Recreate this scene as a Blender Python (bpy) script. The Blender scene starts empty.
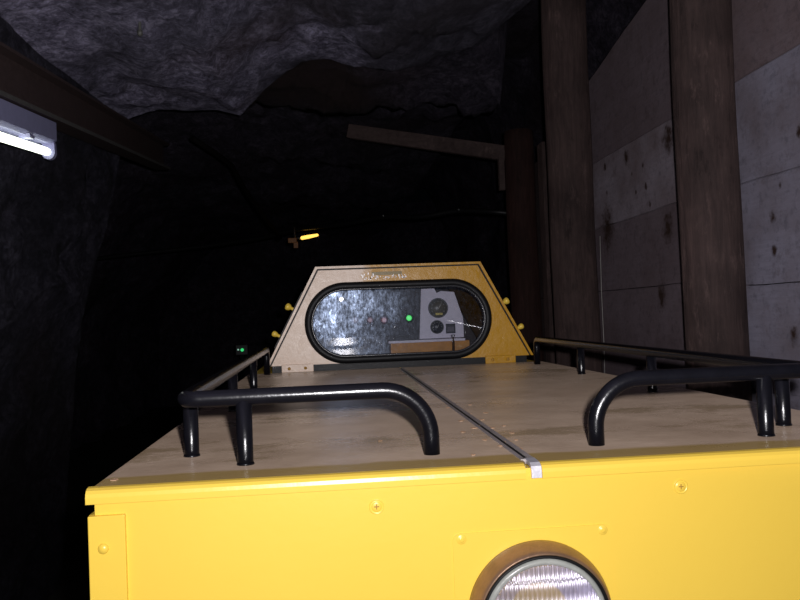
import bpy, bmesh, math, random
from mathutils import Vector, Matrix, noise
random.seed(7)
sc = bpy.context.scene
C = bpy.context.collection
CH = 1.5                       # eye height above the tunnel floor; builders below use heights relative to the eye
FOC = 810.0

# ---------------------------------------------------------------- camera
d = Vector(((324-400)/FOC, -(320-300)/FOC, -1)).normalized()
u = Vector((-.037, 1, 0)); u = (u-d*u.dot(d)).normalized()
xr = d.cross(u)
ROT = Matrix((xr, d, u))       # camera axes -> world
cd = bpy.data.cameras.new('camera'); cam = bpy.data.objects.new('camera', cd); C.objects.link(cam)
cd.sensor_width = 36; cd.lens = 36*FOC/800; cd.clip_start = .02; cd.clip_end = 200
cam.matrix_world = Matrix.Translation((0, 0, CH)) @ ROT.to_4x4()
sc.camera = cam

# ---------------------------------------------------------------- light
sc.view_settings.view_transform = 'Standard'; sc.view_settings.look = 'None'
sc.view_settings.gamma = 1; sc.view_settings.use_curve_mapping = False
sc.view_settings.exposure = 0
w = bpy.data.worlds.new('world'); sc.world = w; w.use_nodes = True
w.node_tree.nodes['Background'].inputs[0].default_value = (.5, .55, .7, 1)
w.node_tree.nodes['Background'].inputs[1].default_value = 0.0008

# the photographer's flash, just right of and above the lens; a flash beam is narrower in height than in width
fl = bpy.data.lights.new('camera_flash', 'POINT'); fo = bpy.data.objects.new('camera_flash', fl); C.objects.link(fo)
fo.location = (.045, -.01, CH+.04); fl.energy = 165; fl.color = (1, .97, 1.0); fl.shadow_soft_size = .012
fl.use_nodes = True
nt = fl.node_tree; em = nt.nodes['Emission']
ge = nt.nodes.new('ShaderNodeNewGeometry')
sx = nt.nodes.new('ShaderNodeSeparateXYZ'); nt.links.new(ge.outputs['Incoming'], sx.inputs[0])
mr = nt.nodes.new('ShaderNodeMapRange'); mr.interpolation_type = 'SMOOTHSTEP'
nt.links.new(sx.outputs['Z'], mr.inputs['Value'])
mr.inputs['From Min'].default_value = -.24; mr.inputs['From Max'].default_value = -.02
mr.inputs['To Min'].default_value = .36; mr.inputs['To Max'].default_value = 1
nt.links.new(mr.outputs['Result'], em.inputs['Strength'])

# ---------------------------------------------------------------- helpers
def at(px, py, ax, val):
    r = ROT @ Vector(((px-400)/FOC, -(py-300)/FOC, -1))
    return r*(val/r[ax])

def link(name, bm, mat, parent=None, smooth=False, kind=None, label=None, cat=None, group=None):
    bm.normal_update()
    me = bpy.data.meshes.new(name)
    vs = [v.co for v in bm.verts]
    lo = Vector((min(v.x for v in vs), min(v.y for v in vs), min(v.z for v in vs)))
    hi = Vector((max(v.x for v in vs), max(v.y for v in vs), max(v.z for v in vs)))
    o0 = Vector(((lo.x+hi.x)/2, (lo.y+hi.y)/2, lo.z))
    for v in bm.verts: v.co -= o0
    if smooth:
        for f in bm.faces: f.smooth = True
    bm.to_mesh(me); bm.free()
    mats = mat if isinstance(mat, (list, tuple)) else [mat]
    for m in mats: me.materials.append(m)
    o = bpy.data.objects.new(name, me); C.objects.link(o)
    wl = o0+Vector((0, 0, CH)); o['wx'] = 0
    del o['wx']
    WL[o.name] = wl
    if parent:
        o.parent = parent; o.location = wl-WL[parent.name]
    else: o.location = wl
    if kind: o['kind'] = kind
    if label: o['label'] = label
    if cat: o['category'] = cat
    if group: o['group'] = group
    return o
WL = {}
def empty(name, loc, label, cat, group=None):
    o = bpy.data.objects.new(name, None); C.objects.link(o)
    o.location = Vector(loc)+Vector((0, 0, CH)); WL[o.name] = o.location.copy()
    o['label'] = label; o['category'] = cat
    o.empty_display_size = .05
    if group: o['group'] = group
    return o

def box(bm, x0, x1, y0, y1, z0, z1, bev=0):
    b = bmesh.new() if bev else bm
    vs = [b.verts.new((x, y, z)) for z in (z0, z1) for y in (y0, y1) for x in (x0, x1)]
    for f in ((0, 2, 3, 1), (4, 5, 7, 6), (0, 1, 5, 4), (2, 6, 7, 3), (0, 4, 6, 2), (1, 3, 7, 5)):
        b.faces.new([vs[i] for i in f])
    if bev:
        bmesh.ops.bevel(b, geom=list(b.edges), offset=bev, segments=2, affect='EDGES', profile=.5)
        merge(bm, b)
    return bm
def merge(bm, b):
    mp = {v: bm.verts.new(v.co) for v in b.verts}
    for f in b.faces:
        nf = bm.faces.new([mp[v] for v in f.verts]); nf.smooth = f.smooth; nf.material_index = f.material_index
    b.free()
def mk(*a, **k):
    bm = bmesh.new(); box(bm, *a, **k); return bm

def frame(t):
    t = t.normalized()
    a = Vector((0, 0, 1)) if abs(t.z) < .9 else Vector((1, 0, 0))
    n = a.cross(t).normalized(); return n, t.cross(n)
def sweep(bm, pts, r, seg=16, closed=False, caps=True, flat=1.0):
    pts = [Vector(p) for p in pts]; n = len(pts)
    rings = []; N = None
    for i, p in enumerate(pts):
        if closed: t = pts[(i+1) % n]-pts[i-1]
        else: t = pts[min(i+1, n-1)]-pts[max(i-1, 0)]
        t.normalize()
        if N is None: N, B = frame(t)
        else:
            N = (N-t*N.dot(t)).normalized(); B = t.cross(N)
        rr = r[i] if isinstance(r, (list, tuple)) else r
        rings.append([bm.verts.new(p+(N*math.cos(2*math.pi*k/seg)+B*math.sin(2*math.pi*k/seg)*flat)*rr) for k in range(seg)])
    m = n if closed else n-1
    for i in range(m):
        a, b = rings[i], rings[(i+1) % n]
        for k in range(seg):
            f = bm.faces.new((a[k], a[(k+1) % seg], b[(k+1) % seg], b[k])); f.smooth = True
    if caps and not closed:
        bm.faces.new(rings[0][::-1]); bm.faces.new(rings[-1])
    return bm
def fillet(pts, rad, seg=10):
    out = [Vector(pts[0])]
    for i in range(1, len(pts)-1):
        p = Vector(pts[i]); a = (Vector(pts[i-1])-p); b = (Vector(pts[i+1])-p)
        r = rad[i-1] if isinstance(rad, (list, tuple)) else rad
        an = a.angle(b); tl = r/math.tan(an/2)
        pa = p+a.normalized()*tl; pb = p+b.normalized()*tl
        c = p+(a.normalized()+b.normalized()).normalized()*(r/math.sin(an/2))
        va, vb = pa-c, pb-c; tot = va.angle(vb)
        for k in range(seg+1):
            s = k/seg
            out.append(c+(va*math.sin((1-s)*tot)+vb*math.sin(s*tot))/math.sin(tot))
    out.append(Vector(pts[-1])); return out
def lathe_y(bm, cx, cz, prof, seg=48, closed=False):
    """profile of (radius, y) turned about a line parallel to Y"""
    rings = []
    for r, y in prof:
        if r < 1e-6: rings.append([bm.verts.new((cx, y, cz))])
        else: rings.append([bm.verts.new((cx+r*math.cos(2*math.pi*k/seg), y, cz+r*math.sin(2*math.pi*k/seg))) for k in range(seg)])
    pr = list(zip(rings, rings[1:]))
    if closed: pr.append((rings[-1], rings[0]))
    for a, b in pr:
        for k in range(seg):
            q = (k+1) % seg
            if len(a) == 1: f = bm.faces.new((a[0], b[q], b[k]))
            elif len(b) == 1: f = bm.faces.new((a[k], a[q], b[0]))
            else: f = bm.faces.new((a[k], a[q], b[q], b[k]))
            f.smooth = True
    bmesh.ops.recalc_face_normals(bm, faces=list(bm.faces))
    return bm
def prism_y(bm, pts, y0, y1):
    a = [bm.verts.new((x, y0, z)) for x, z in pts]; b = [bm.verts.new((x, y1, z)) for x, z in pts]
    bm.faces.new(a); bm.faces.new(b[::-1])
    for i in range(len(pts)):
        j = (i+1) % len(pts); bm.faces.new((a[j], a[i], b[i], b[j]))
    bmesh.ops.recalc_face_normals(bm, faces=list(bm.faces)); return bm
def prism_x(bm, pts, x0, x1):
    a = [bm.verts.new((x0, y, z)) for y, z in pts]; b = [bm.verts.new((x1, y, z)) for y, z in pts]
    bm.faces.new(a); bm.faces.new(b[::-1])
    for i in range(len(pts)):
        j = (i+1) % len(pts); bm.faces.new((a[j], a[i], b[i], b[j]))
    bmesh.ops.recalc_face_normals(bm, faces=list(bm.faces)); return bm

# ---------------------------------------------------------------- materials
class NT:
    def __init__(s, name):
        s.m = bpy.data.materials.new(name); s.m.use_nodes = True; s.t = s.m.node_tree
        s.b = s.t.nodes['Principled BSDF']; s.out = s.t.nodes['Material Output']
    def n(s, ty, **k):
        x = s.t.nodes.new('ShaderNode'+ty)
        for a, v in k.items(): setattr(x, a, v)
        return x
    def l(s, a, b): s.t.links.new(a, b)
    def pos(s, scale=(1, 1, 1)):
        g = s.n('NewGeometry'); m = s.n('Mapping'); m.inputs['Scale'].default_value = scale
        s.l(g.outputs['Position'], m.inputs[0]); return m.outputs[0]
    def noise(s, sc_, scale=(1, 1, 1), det=6, rough=.6, dist=0):
        x = s.n('TexNoise'); x.inputs['Scale'].default_value = sc_; x.inputs['Detail'].default_value = det
        x.inputs['Roughness'].default_value = rough; x.inputs['Distortion'].default_value = dist
        s.l(s.pos(scale), x.inputs['Vector']); return x.outputs['Fac']
    def ramp(s, src, stops, interp='LINEAR'):
        r = s.n('ValToRGB'); cr = r.color_ramp; cr.interpolation = interp
        while len(cr.elements) < len(stops): cr.elements.new(.5)
        for e, (p, c) in zip(cr.elements, stops):
            e.position = p; e.color = (c if isinstance(c, tuple) else (c, c, c))+(1,)
        s.l(src, r.inputs[0]); return r.outputs[0]
    def mix(s, f, a, b, mode='MIX'):
        x = s.n('Mix', data_type='RGBA', blend_type=mode)
        for v, i in ((f, x.inputs[0]), (a, x.inputs[6]), (b, x.inputs[7])):
            if hasattr(v, 'is_linked'): s.l(v, i)
            else: i.default_value = v if isinstance(v, (int, float)) else tuple(v)+(1,)
        return x.outputs[2]
    def bump(s, src, dist, strength=1, nrm=None):
        b = s.n('Bump'); b.inputs['Distance'].default_value = dist; b.inputs['Strength'].default_value = strength
        s.l(src, b.inputs['Height'])
        if nrm: s.l(nrm, b.inputs['Normal'])
        return b.outputs[0]
    def set(s, **k):
        for a, v in k.items():
            i = s.b.inputs[{'col': 'Base Color', 'rough': 'Roughness', 'met': 'Metallic', 'nrm': 'Normal', 'spec': 'Specular IOR Level', 'coat': 'Coat Weight', 'coatr': 'Coat Roughness', 'es': 'Emission Strength', 'ec': 'Emission Color', 'trans': 'Transmission Weight', 'dr': 'Diffuse Roughness', 'sheen': 'Sheen Weight'}[a]]
            if hasattr(v, 'is_linked'): s.l(v, i)
            else: i.default_value = (tuple(v)+(1,)) if isinstance(v, tuple) else v
        return s.m
def flat(name, col, rough=.5, met=0, var=.15, bs=.0004, **k):
    s = NT(name); n = s.noise(40)
    c = s.mix(s.ramp(n, [(.35, 0.), (.65, 1.)]), tuple(c*(1-var) for c in col), tuple(min(1, c*(1+var)) for c in col))
    return s.set(col=c, rough=rough, met=met, nrm=s.bump(s.noise(160), bs), **k)

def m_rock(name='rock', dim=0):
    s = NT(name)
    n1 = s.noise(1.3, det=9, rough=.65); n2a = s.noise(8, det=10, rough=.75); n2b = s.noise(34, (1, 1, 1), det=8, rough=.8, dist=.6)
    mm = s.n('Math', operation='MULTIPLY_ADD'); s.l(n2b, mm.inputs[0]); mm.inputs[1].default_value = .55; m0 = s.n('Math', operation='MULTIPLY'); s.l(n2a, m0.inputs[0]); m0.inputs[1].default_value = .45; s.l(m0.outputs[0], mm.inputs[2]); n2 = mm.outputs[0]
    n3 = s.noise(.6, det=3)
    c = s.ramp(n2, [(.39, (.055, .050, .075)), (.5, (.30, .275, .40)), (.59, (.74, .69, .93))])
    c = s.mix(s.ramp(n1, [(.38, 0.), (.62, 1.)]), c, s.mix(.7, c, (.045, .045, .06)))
    c = s.mix(s.ramp(n3, [(.56, 0.), (.68, .55)]), c, (.075, .04, .03))
    v = s.n('TexVoronoi'); v.feature = 'DISTANCE_TO_EDGE'; v.inputs['Scale'].default_value = 1.7
    mp = s.n('Mapping'); mp.inputs['Scale'].default_value = (1, .7, 1.2); mp.inputs['Rotation'].default_value = (.3, .2, .6)
    g = s.n('NewGeometry'); s.l(g.outputs['Position'], mp.inputs[0])
    ad = s.n('VectorMath', operation='MULTIPLY_ADD')
    nv = s.n('TexNoise'); nv.inputs['Scale'].default_value = 2.5; nv.inputs['Detail'].default_value = 6; s.l(g.outputs['Position'], nv.inputs['Vector'])
    s.l(nv.outputs['Color'], ad.inputs[0]); ad.inputs[1].default_value = (.5, .5, .5); s.l(mp.outputs[0], ad.inputs[2]); s.l(ad.outputs[0], v.inputs['Vector'])
    cr = s.ramp(v.outputs['Distance'], [(0., 0.), (.03, 1.)])
    c = s.mix(.2, c, s.mix(1, c, cr, 'MULTIPLY'))
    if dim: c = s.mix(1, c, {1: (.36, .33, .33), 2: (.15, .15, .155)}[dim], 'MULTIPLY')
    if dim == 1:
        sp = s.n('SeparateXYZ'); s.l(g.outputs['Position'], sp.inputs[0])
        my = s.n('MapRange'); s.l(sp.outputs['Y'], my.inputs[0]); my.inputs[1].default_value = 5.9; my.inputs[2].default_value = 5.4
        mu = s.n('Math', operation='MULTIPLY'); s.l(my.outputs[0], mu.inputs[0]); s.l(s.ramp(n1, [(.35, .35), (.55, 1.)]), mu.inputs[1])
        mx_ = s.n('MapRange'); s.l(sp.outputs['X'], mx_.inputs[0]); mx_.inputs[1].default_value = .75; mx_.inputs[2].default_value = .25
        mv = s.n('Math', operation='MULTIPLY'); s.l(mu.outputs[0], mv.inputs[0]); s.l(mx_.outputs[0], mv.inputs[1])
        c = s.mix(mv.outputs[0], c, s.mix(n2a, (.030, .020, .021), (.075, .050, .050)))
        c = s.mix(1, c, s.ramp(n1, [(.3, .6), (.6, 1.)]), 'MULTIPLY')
    else:
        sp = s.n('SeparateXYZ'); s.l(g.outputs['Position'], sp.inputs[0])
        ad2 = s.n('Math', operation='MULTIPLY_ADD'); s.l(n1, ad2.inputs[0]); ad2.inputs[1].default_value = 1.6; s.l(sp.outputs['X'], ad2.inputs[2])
        c = s.mix(s.ramp(ad2.outputs[0], [(.75, 0.), (1., .75)]), c, (.035, .032, .038))  # rock darkens toward the right: flash falloff painted into the colour
    b = s.bump(s.noise(3.5, (1, 1, 1.6), det=12, rough=.78, dist=.4), .16); b = s.bump(cr, .006, .4, b); b = s.bump(s.noise(30, (1, .7, 1), det=10, rough=.9), .05, 1, b)
    return s.set(col=c, rough=s.ramp(n2, [(.35, .75), (.7, .42)]), nrm=b, spec=.35, dr=1.0)
def m_yellow():
    s = NT('yellow_paint')
    n = s.noise(3, det=4); k = s.noise(60, det=3)
    c = s.mix(n, (.92, .635, .088), (.89, .60, .075))
    b = s.bump(k, .0004, .6); b = s.bump(s.noise(5, det=2), .004, .3, b)
    return s.set(col=c, rough=.33, nrm=b, spec=.5)
def m_yellow_old():
    s = NT('weathered_yellow_paint')
    g = s.n('NewGeometry'); sp = s.n('SeparateXYZ'); s.l(g.outputs['Position'], sp.inputs[0])
    n = s.noise(9, det=8, rough=.7); f = s.noise(50, det=6, rough=.7)
    # pale dried mud with the flash glare painted in, stronger leftward, patchy
    ma = s.n('MapRange'); s.l(sp.outputs['X'], ma.inputs[0]); ma.inputs[1].default_value = .27; ma.inputs[2].default_value = -.05
    ad = s.n('Math', operation='ADD'); s.l(ma.outputs[0], ad.inputs[0]); s.l(n, ad.inputs[1])
    film_glare = s.ramp(ad.outputs[0], [(.80, 0.), (1.15, .95)])
    c = s.mix(film_glare, s.mix(n, (.56, .285, .004), (.46, .22, .003)), s.mix(f, (.62, .46, .34), (.95, .76, .62)))
    st = s.ramp(s.noise(14, (1, 1, .35), det=6), [(.62, 0.), (.72, .6)])
    c = s.mix(st, c, (.30, .14, .02))
    b = s.bump(f, .0016, .7); b = s.bump(s.noise(12), .004, .5, b)
    return s.set(col=c, rough=s.ramp(f, [(.3, .28), (.7, .44)]), nrm=b, spec=.45)
def m_hood():
    s = NT('hood_top_film')
    n1 = s.noise(5, (1, 1.2, 1), det=9, rough=.7); n2 = s.noise(3.2, (1, 1.6, 1), det=9, rough=.7); n3 = s.noise(90, det=4)
    c = s.mix(s.ramp(n1, [(.35, 0.), (.65, 1.)]), (.20, .146, .106), (.28, .212, .160))
    c = s.mix(s.ramp(n2, [(.56, 0.), (.62, .55)]), c, (.115, .080, .038))
    g = s.n('NewGeometry'); sp = s.n('SeparateXYZ'); s.l(g.outputs['Position'], sp.inputs[0])
    a2 = s.n('MapRange'); s.l(sp.outputs['Y'], a2.inputs[0]); a2.inputs[1].default_value = 1.10; a2.inputs[2].default_value = 1.03
    a3 = s.n('Math', operation='MULTIPLY_ADD'); s.l(n1, a3.inputs[0]); a3.inputs[1].default_value = .9; s.l(a2.outputs[0], a3.inputs[2])
    c = s.mix(s.ramp(a3.outputs[0], [(.8, 0.), (1.0, .8)]), c, (.15, .098, .022))  # olive strip near the front edge: a reflection painted into the colour
    b = s.bump(n3, .0010, .5); b = s.bump(s.noise(24, det=5), .003, .3, b)
    return s.set(col=c, rough=s.ramp(n2, [(.4, .34), (.6, .25)]), nrm=b, spec=.5, dr=1.0)
def m_wood(name, a, b_, dirn=(12, 12, 1.2), rough=.8):
    s = NT(name)
    g = s.noise(4, dirn, det=8, rough=.7, dist=.5); n = s.noise(2.2, det=6)
    c = s.mix(s.ramp(g, [(.3, 0.), (.7, 1.)]), a, b_)
    c = s.mix(s.ramp(n, [(.45, 0.), (.7, .7)]), c, tuple(x*.5 for x in a))
    pk = s.noise(13, (1, 1, .35), det=9, rough=.8); c = s.mix(s.ramp(pk, [(.56, 0.), (.66, .45)]), c, tuple(min(1, x*1.8) for x in b_))
    c = s.mix(s.ramp(pk, [(.34, .6), (.44, 0.)]), c, tuple(x*.35 for x in a))
    b = s.bump(g, .012, .8); b = s.bump(s.noise(60), .002, .6, b)
    return s.set(col=c, rough=rough, nrm=b, spec=.25, dr=.5)
def m_board(name, base, dark, spots, amount):
    s = NT(name)
    g = s.noise(5, (1, 1.2, 14), det=8, rough=.7, dist=.3); n = s.noise(2.6, det=7, rough=.65); k = s.noise(30, det=6, rough=.7)
    c = s.mix(s.ramp(g, [(.3, 0.), (.7, 1.)]), tuple(x*.78 for x in base), base)
    c = s.mix(s.ramp(n, [(.5-amount*.25, 0.), (.66, .85)]), c, dark)
    c = s.mix(s.ramp(k, [(.52, 0.), (.68, .6)]), c, tuple(x*.4 for x in base))
    gr = s.noise(7, (1, 1, 1), det=10, rough=.8); c = s.mix(s.ramp(gr, [(.54, 0.), (.64, .65)]), c, tuple(x*.8 for x in dark))
    ge = s.n('NewGeometry')
    for (y, z, r) in spots:                      # rust and knot stains
        vm = s.n('VectorMath', operation='SUBTRACT'); s.l(ge.outputs['Position'], vm.inputs[0]); vm.inputs[1].default_value = (1.655, y, z+CH)
        v2 = s.n('VectorMath', operation='MULTIPLY'); s.l(vm.outputs[0], v2.inputs[0]); v2.inputs[1].default_value = (.1, 1, .8)
        ln = s.n('VectorMath', operation='LENGTH'); s.l(v2.outputs[0], ln.inputs[0])
        ad = s.n('Math', operation='MULTIPLY_ADD'); s.l(k, ad.inputs[0]); ad.inputs[1].default_value = r*2.6; s.l(ln.outputs['Value'], ad.inputs[2])
        mrr = s.n('MapRange'); s.l(ad.outputs[0], mrr.inputs[0]); mrr.inputs[1].default_value = r*2.3; mrr.inputs[2].default_value = r*1.6
        c = s.mix(mrr.outputs[0], c, (.035, .020, .016))
    b = s.bump(g, .006, .8); b = s.bump(k, .003, .7, b)
    return s.set(col=c, rough=.75, nrm=b, spec=.3, dr=.6)
def m_glass():
    s = NT('dusty_glass')
    t = s.t; t.nodes.remove(s.b)
    tr = s.n('BsdfTransparent'); tr.inputs[0].default_value = (.86, .87, .90, 1)
    gl = s.n('BsdfGlossy'); gl.inputs['Roughness'].default_value = .004; gl.inputs[0].default_value = (1, 1, 1, 1)
    fr = s.n('Fresnel'); fr.inputs[0].default_value = 1.5
    m1 = s.n('MixShader'); s.l(fr.outputs[0], m1.inputs[0]); s.l(tr.outputs[0], m1.inputs[1]); s.l(gl.outputs[0], m1.inputs[2])
    # smears and dried drops: rough patches that scatter
    sm = s.noise(11, (1.4, 1, 1), det=10, rough=.7, dist=.4); fk = s.noise(75, (1.6, 1, .8), det=6, rough=.8)
    g2 = s.n('BsdfGlossy'); g2.inputs['Roughness'].default_value = .24; g2.inputs[0].default_value = (.6, .74, 1, 1)
    df = s.n('BsdfDiffuse'); df.inputs[0].default_value = (.34, .37, .55, 1)
    m2 = s.n('MixShader'); m2.inputs[0].default_value = .5; s.l(g2.outputs[0], m2.inputs[1]); s.l(df.outputs[0], m2.inputs[2])
    g_ = s.n('NewGeometry'); sp = s.n('SeparateXYZ'); s.l(g_.outputs['Position'], sp.inputs[0])
    ma = s.n('MapRange'); s.l(sp.outputs['X'], ma.inputs[0]); ma.inputs[1].default_value = .42; ma.inputs[2].default_value = -.05; ma.inputs[3].default_value = -.13; ma.inputs[4].default_value = .11  # dust thickens to the left: flash glare painted into its amount
    ad = s.n('Math', operation='ADD'); s.l(sm, ad.inputs[0]); s.l(ma.outputs[0], ad.inputs[1])
    ml = s.n('Math', operation='MULTIPLY'); s.l(s.ramp(ad.outputs[0], [(.44, .015), (.60, .06), (.78, .50)]), ml.inputs[0]); s.l(s.ramp(fk, [(.44, .10), (.60, 1.)]), ml.inputs[1])
    m3 = s.n('MixShader'); s.l(ml.outputs[0], m3.inputs[0]); s.l(m1.outputs[0], m3.inputs[1]); s.l(m2.outputs[0], m3.inputs[2])
    s.l(m3.outputs[0], s.out.inputs[0]); return s.m
def m_emit(name, col, st):
    s = NT(name); return s.set(col=(.8, .8, .8), ec=col, es=st, rough=.4)

ROCK = m_rock(); ROCKF = m_rock('dark_gallery_rock', 1); ROCKW = m_rock('darker_wall_rock', 2); YEL = m_yellow(); YOLD = m_yellow_old(); HOOD = m_hood()  # ROCKW is the roof rock pattern multiplied darker
BLACKP = flat('black_gloss_paint', (.004, .004, .006), .24, bs=.0003)
RUB = flat('black_rubber', (.006, .006, .007), .5, spec=.25)
STEEL = flat('bare_steel', (.62, .60, .62), .28, met=1)
DSTEEL = flat('dark_steel', (.05, .038, .032), .6)
GREYST = flat('greasy_grey_steel', (.12, .12, .11), .45)
FLOORM = flat('wet_mud', (.05, .045, .04), .5, bs=.01)
WOODP = m_wood('weathered_timber', (.056, .038, .037), (.125, .082, .076))
WOODD = m_wood('dark_timber', (.028, .013, .011), (.06, .028, .024))
WOODB = m_wood('pale_beam_timber', (.085, .058, .055), (.15, .105, .098), (1.2, 12, 12))
WHITEM = flat('lamp_housing_enamel', (.36, .36, .58), .35, var=.05)

# ---------------------------------------------------------------- rock shell
NEAR = [(-1.62, -1.56, 5.0), (-1.57, -1.2, 5.0), (-1.53, -.8, 5.0), (-1.49, -.4, 5.0), (-1.44, .06, 4.95), (-1.34, .46, 5.0),
        (-1.24, .76, 5.0), (-1.19, 1.05, 5.05), (-1.14, 1.27, 5.05), (-.95, 1.325, 5.05), (-.8, 1.30, 5.0), (-.6, 1.31, 5.05),
        (-.47, 1.29, 5.1), (-.3, 1.40, 4.9), (-.08, 1.50, 4.65), (.15, 1.52, 4.65), (.33, 1.50, 4.65), (.62, 1.53, 4.8),
        (.97, 1.60, 4.7), (1.25, 1.80, 4.6), (1.45, 2.45, 4.5), (2.0, 2.5, 4.5), (2.3, 1.6, 4.5), (2.35, .2, 4.5), (2.35, -.8, 4.5), (2.35, -1.56, 4.5)]
FAR = [(-3.2, -1.6), (-3.3, -1.2), (-3.3, -.8), (-3.2, -.4), (-3.1, .06), (-2.8, .5),
       (-2.5, .9), (-2.3, 1.25), (-2.0, 1.5), (-1.6, 1.62), (-1.3, 1.68), (-1.0, 1.7),
       (-.75, 1.68), (-.45, 1.66), (-.12, 1.62), (.15, 1.60), (.4, 1.60), (.8, 1.62),
       (1.2, 1.75), (1.5, 2.5), (2.1, 2.55), (2.5, 1.6), (2.5, 1.1), (2.5, .2), (2.5, -.8), (2.5, -1.6)]
def resample(L, k):
    out = []
    for i in range(len(L)-1):
        for j in range(k):
            s = j/k; out.append(tuple(a+(b-a)*s for a, b in zip(L[i], L[i+1])))
    out.append(L[-1]); return out
K = 8
NR = resample(NEAR, K); FR = resample(FAR, K)
def fb(p, sc_, o=5): return noise.fractal(p*sc_, 1.0, 2.1, o, noise_basis='PERLIN_ORIGINAL')
def rdisp(p, amp):
    c = Vector((.3, p.y, 0)); dr_ = (c-p); dr_.y = 0; dr_.normalize()
    h = fb(p+Vector((3, 1, 7)), .9, 4)*.55+abs(fb(p, 2.2, 6))*.5+fb(p, 7, 4)*.12
    return dr_*(h*amp)+Vector((fb(p+Vector((9, 0, 0)), 3, 4)*.1*amp, fb(p+Vector((0, 5, 0)), 3, 4)*.16*amp, 0))
def ring_pts():
    rings = []
    for i in range(44):                                   # the low near bore, up to its broken lip
        v = i/43
        row = []
        for (x, z, yl) in NR:
            y = -1.6+(yl+1.6)*(1-(1-v)**1.5)
            sc_ = 1+.10*(1-v)
            if x < -1.1: sx_ = 1+.16*(1-v)
            else: sx_ = sc_
            p = Vector((x*sx_, y, z if z < 0 else z*(1-.04*math.sin(v*math.pi))))
            fade = min(1, (1-v)*9)*.85+.15
            row.append(p+rdisp(p, .24*fade))
        rings.append(row)
    last = rings[-1]
    for i in range(52):                                   # the bigger gallery beyond
        v = (i+1)/52
        row = []
        for k, ((x, z, yl), (fx, fz)) in enumerate(zip(NR, FR)):
            s = min(1, v*9); s = s*s*(3-2*s)
            y = yl+.02+(16-yl)*v**1.25
            up = 0
            if fz > 1.4 and z > 1.2:
                up = .5*max(0, 1-max(0, y-6.0)/1.0)*min(1, max(.12, (-x)/.3))
            if fz > 1.4 and z > 1.2 and -.45 < x < 1.1:
                tgt = 1.47+.05*max(0, y-4.8) if y < 5.65 else 1.62+.12*min(1, (y-5.65)/.3)
                up = tgt-fz-.0
            p = Vector((x+(fx-x)*s, y, z+(fz+up-z)*s))
            row.append(p+rdisp(p, .30*min(1, .15+v*9)))
        rings.append(row)
    return rings
RG = ring_pts()
def shell(name, k0, k1):
    bm = bmesh.new()
    vv = [[bm.verts.new(r[k]) for k in range(k0, k1+1)] for r in RG]
    for i, (a, b) in enumerate(zip(vv, vv[1:])):
        for k in range(len(a)-1):
            f = bm.faces.new((a[k], b[k], b[k+1], a[k+1])); f.smooth = True; f.material_index = 1 if i >= 43 else 0
    bmesh.ops.recalc_face_normals(bm, faces=list(bm.faces))
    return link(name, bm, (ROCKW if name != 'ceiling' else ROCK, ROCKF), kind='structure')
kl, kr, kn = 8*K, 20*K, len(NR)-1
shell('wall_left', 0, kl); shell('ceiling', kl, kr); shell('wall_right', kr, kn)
bm = bmesh.new(); g = {}
for i in range(41):
    for j in range(25):
        x = -4+i*.18; z = -1.8+j*.17; p = Vector((x, 15.7, z)); g[i, j] = bm.verts.new(p+Vector((0, fb(p, .8)*.5, 0)))
for i in range(40):
    for j in range(24): bm.faces.new((g[i, j], g[i+1, j], g[i+1, j+1], g[i, j+1])).smooth = True
link('wall_back', bm, ROCKF, kind='structure')
bm = bmesh.new(); g = {}
for i in range(41):
    for j in range(81):
        x = -4+i*.18; y = -1.7+j*.22; p = Vector((x, y, -1.5)); flat_ = .02 if -.5 < x < 1.1 else 1
        g[i, j] = bm.verts.new(p+Vector((0, 0, min(0, fb(p, 1.5)*.06*flat_))))
for i in range(40):
    for j in range(80): bm.faces.new((g[i, j], g[i+1, j], g[i+1, j+1], g[i, j+1])).smooth = True
link('floor', bm, FLOORM, kind='structure')

# ---------------------------------------------------------------- rails on the floor
for xx, lb in ((-.03, 'left rail of the mine track, under the yellow locomotive'), (.57, 'right rail of the mine track, under the yellow locomotive')):
    bm = bmesh.new()
    prism_y(bm, [(xx-.035, -1.5), (xx+.035, -1.5), (xx+.035, -1.49), (xx+.006, -1.485), (xx+.006, -1.44), (xx+.018, -1.435), (xx+.018, -1.42), (xx-.018, -1.42), (xx-.018, -1.435), (xx-.006, -1.44), (xx-.006, -1.485), (xx-.035, -1.49)], -1.5, 15)
    link('track_rail', bm, GREYST, label=lb, cat='rail', group='rails of the mine track')

# ---------------------------------------------------------------- locomotive
HX0, HX1, HY0, HY1, HZ = -.29, .83, .998, 3.04, -.19
CX = .27
loco = empty('mine_locomotive', (CX, 2.6, -1.5), 'yellow battery mine locomotive with black guard rails on its hood and an oval cab window', 'locomotive')
def screw(parent, x, z, y, r=.0095, mat=YEL, name='screw'):
    bm = bmesh.new()
    lathe_y(bm, x, z, [(0, y-.0016), (r*.50, y-.0016), (r*.62, y-.0012), (r*.70, y-.0003), (r*.84, y-.0004), (r*.90, y-.0012), (r, y-.0008), (r, y+.001), (0, y+.001)], 24)
    o = link(name, bm, mat, parent)
    bm = bmesh.new(); box(bm, x-r*.34, x+r*.34, y-.0019, y-.0012, z-r*.07, z+r*.07); box(bm, x-r*.07, x+r*.07, y-.0020, y-.0012, z-r*.34, z+r*.34)
    link('cross_recess', bm, DYEL, o) if parent is loco else link('cross_recess', bm, DYEL, parent)
    return o
DYEL = flat('shaded_groove_paint', (.42, .22, .03), .6)

# body under the lid
bm = mk(HX0+.009, HX1-.009, 1.004, HY1, -1.15, -.196); hood_body = link('hood_body', bm, YEL, loco)
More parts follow.
